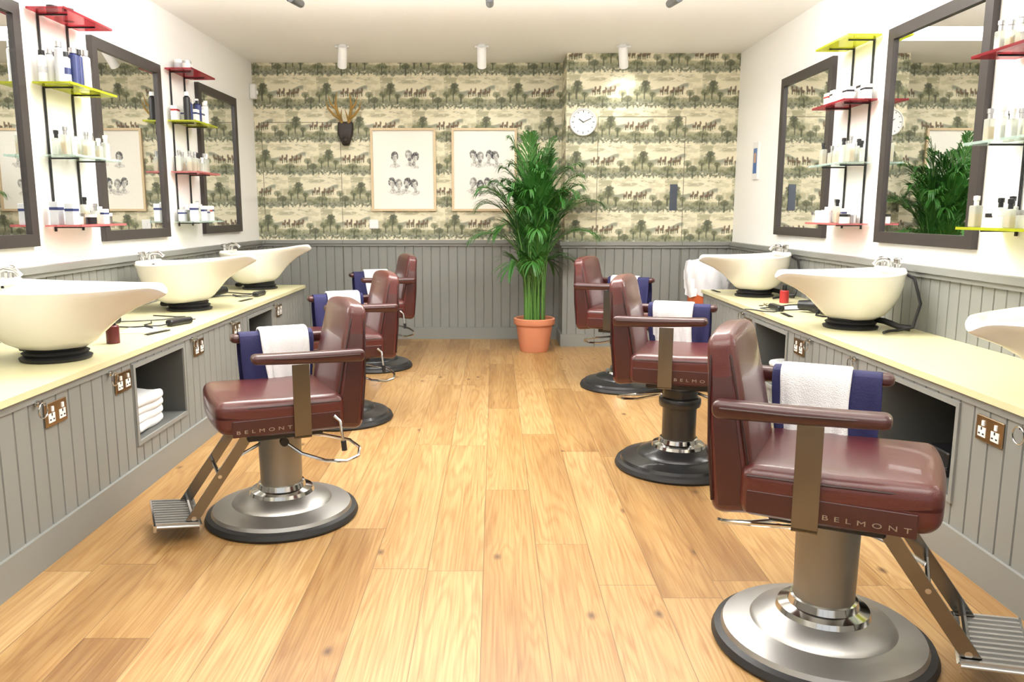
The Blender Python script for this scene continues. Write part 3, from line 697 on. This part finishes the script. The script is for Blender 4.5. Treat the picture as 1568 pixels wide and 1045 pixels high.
# ---------------------------------------------------------------- counter clutter : one group of tools per work station
ST=None
def put(m,nm,mats,x,y,rz=0,z=.001):
    o=m.obj(nm,mats,loc=(x,y,CT+z),parent=ST); o.rotation_euler[2]=rz
def clipper(x,y,rz):
    m=MB(); m.rbox((.085,.024,.018),.014,0,T(0,0,.019),fn=lambda q:(q.x,q.y*(1-.2*math.cos(q.x*20)),q.z),ni=4); m.box((.092,0,.02),(.02,.042,.006),1)
    m.tube([(-.08,0,.015),(-.12,.02,.01),(-.15,.07,.008),(-.12,.13,.008),(-.05,.15,.008),(.0,.2,.008)],.004,0,6)
    put(m,'hair_clipper',[b_pl,silver],x,y,rz)
def comb(x,y,rz):
    m=MB(); m.box((0,0,.003),(.17,.01,.005),0)
    for i in range(34): m.box((-.082+.005*i,.013,.003),(.0022,.018,.003),0)
    put(m,'comb',[b_pl],x,y,rz)
def scissors(x,y,rz):
    m=MB()
    for s in(-1,1):
        m.box((0,0,.003+.001*s),(.10,.006,.002),0,RZ(s*.12)@T(.05,0,0)); m.tube([(-.07+.016*math.cos(t),-s*.022+.013*math.sin(t),.004) for t in [i*math.pi/6 for i in range(12)]],.002,1,6,closed=True); m.tube([(0,0,.004),(-.055,-s*.016,.004)],.0025,0,6)
    put(m,'scissors',[chrome,b_pl],x,y,rz)
def papers(x,y,rz):
    m=MB()
    for i in range(3): m.box((.01*i,.006*i,.001+.001*i),(.14,.2,.0008),0,RZ(.1*i))
    put(m,'paper_sheets',[w_pl],x,y,rz)
def dryer(x,y,rz):
    m=MB(); m.lathe([(0,-.09),(.03,-.09),(.042,-.06),(.042,.02),(.034,.06),(.027,.12),(.024,.12),(0,.06)],X=T(0,0,.045)@RY(math.pi/2),mi=0,n=20); m.tube([(-.03,0,.04),(-.04,.06,.035),(-.045,.13,.025)],[.02,.017,.015],0,10)
    m.tube([(-.045,.13,.02),(-.05,.17,.01),(-.1,.2,.008),(-.15,.16,.008)],.005,0,6)
    put(m,'hair_dryer',[b_pl],x,y,rz)
def tin(x,y,mt):
    m=MB(); m.lathe([(0,0),(.03,0),(.03,.08),(.026,.085),(0,.086)],mi=0,n=20); m.lathe([(0,.084),(.016,.084),(.016,.12),(0,.12)],mi=1,n=12); put(m,'spray_bottle',[mt,b_pl],x,y)
def cable(x,y,rz,sd):
    m=MB(); m.tube([(.28*math.sin(i*.55+sd)*(.5+.04*i),-.25+i*.04,.007+.004*math.sin(i*2)) for i in range(14)],.004,0,6)
    put(m,'power_cable',[b_pl],x,y,rz,.002)
ST=empty('barber_tools',(0,0,0)); clipper(-1.73,4.32,1.2); comb(-1.72,4.02,1.3); scissors(-1.78,4.55,1.9); papers(-1.86,4.10,.2); dryer(-2.10,4.15,.9); tin(-2.2,4.5,b_pl); tin(-1.80,3.70,mat('maroon_plastic',(92,30,34),.35)); cable(-2.0,4.35,.3,2)
ST=empty('barber_tools',(0,0,0)); clipper(-1.74,5.85,1.5); comb(-1.74,5.55,1.4); dryer(-2.05,5.75,1); cable(-2.0,5.85,.1,4)
ST=empty('barber_tools',(0,0,0)); dryer(-1.98,2.72,.3)
ST=empty('barber_tools',(0,0,0)); clipper(1.78,4.98,1.6); comb(1.76,4.72,1.5); scissors(1.80,5.25,1.2); papers(1.93,5.12,0); dryer(1.98,4.82,2.4); tin(1.98,5.40,redp); tin(2.15,5.3,b_pl); cable(1.9,5.0,.2,1)
ST=empty('barber_tools',(0,0,0)); comb(1.74,6.2,1.6)

# ---------------------------------------------------------------- lights
def area(x,y,z,sx,sy,e,rot=(0,0,0),col=(1,.982,.955)):
    l=bpy.data.lights.new('fill_area_light','AREA'); l.shape='RECTANGLE'; l.size=sx; l.size_y=sy; l.energy=e; l.color=col
    o=bpy.data.objects.new('fill_area_light',l); C.objects.link(o); o.location=(x,y,z); o.rotation_euler=rot
for y,e in((.3,18),(2.5,32),(4.6,40)): area(-.05,y,ZC-.03,3.2,1.0,e)  # soft area lights added under the ceiling to fill the room
area(-.05,6.6,ZC-.03,3.0,.5,22)  # further added fill light towards the back wall
for y,e in((1.0,85),(4.4,205)): area(-.05,y,2.28,3.4,.6,e,(math.pi,0,0))  # unseen upward-facing lights added to whiten the ceiling
W=bpy.data.worlds.new('world'); S.world=W; W.use_nodes=True; bg=W.node_tree.nodes['Background']; bg.inputs[0].default_value=(.95,.97,1,1); bg.inputs[1].default_value=1.1
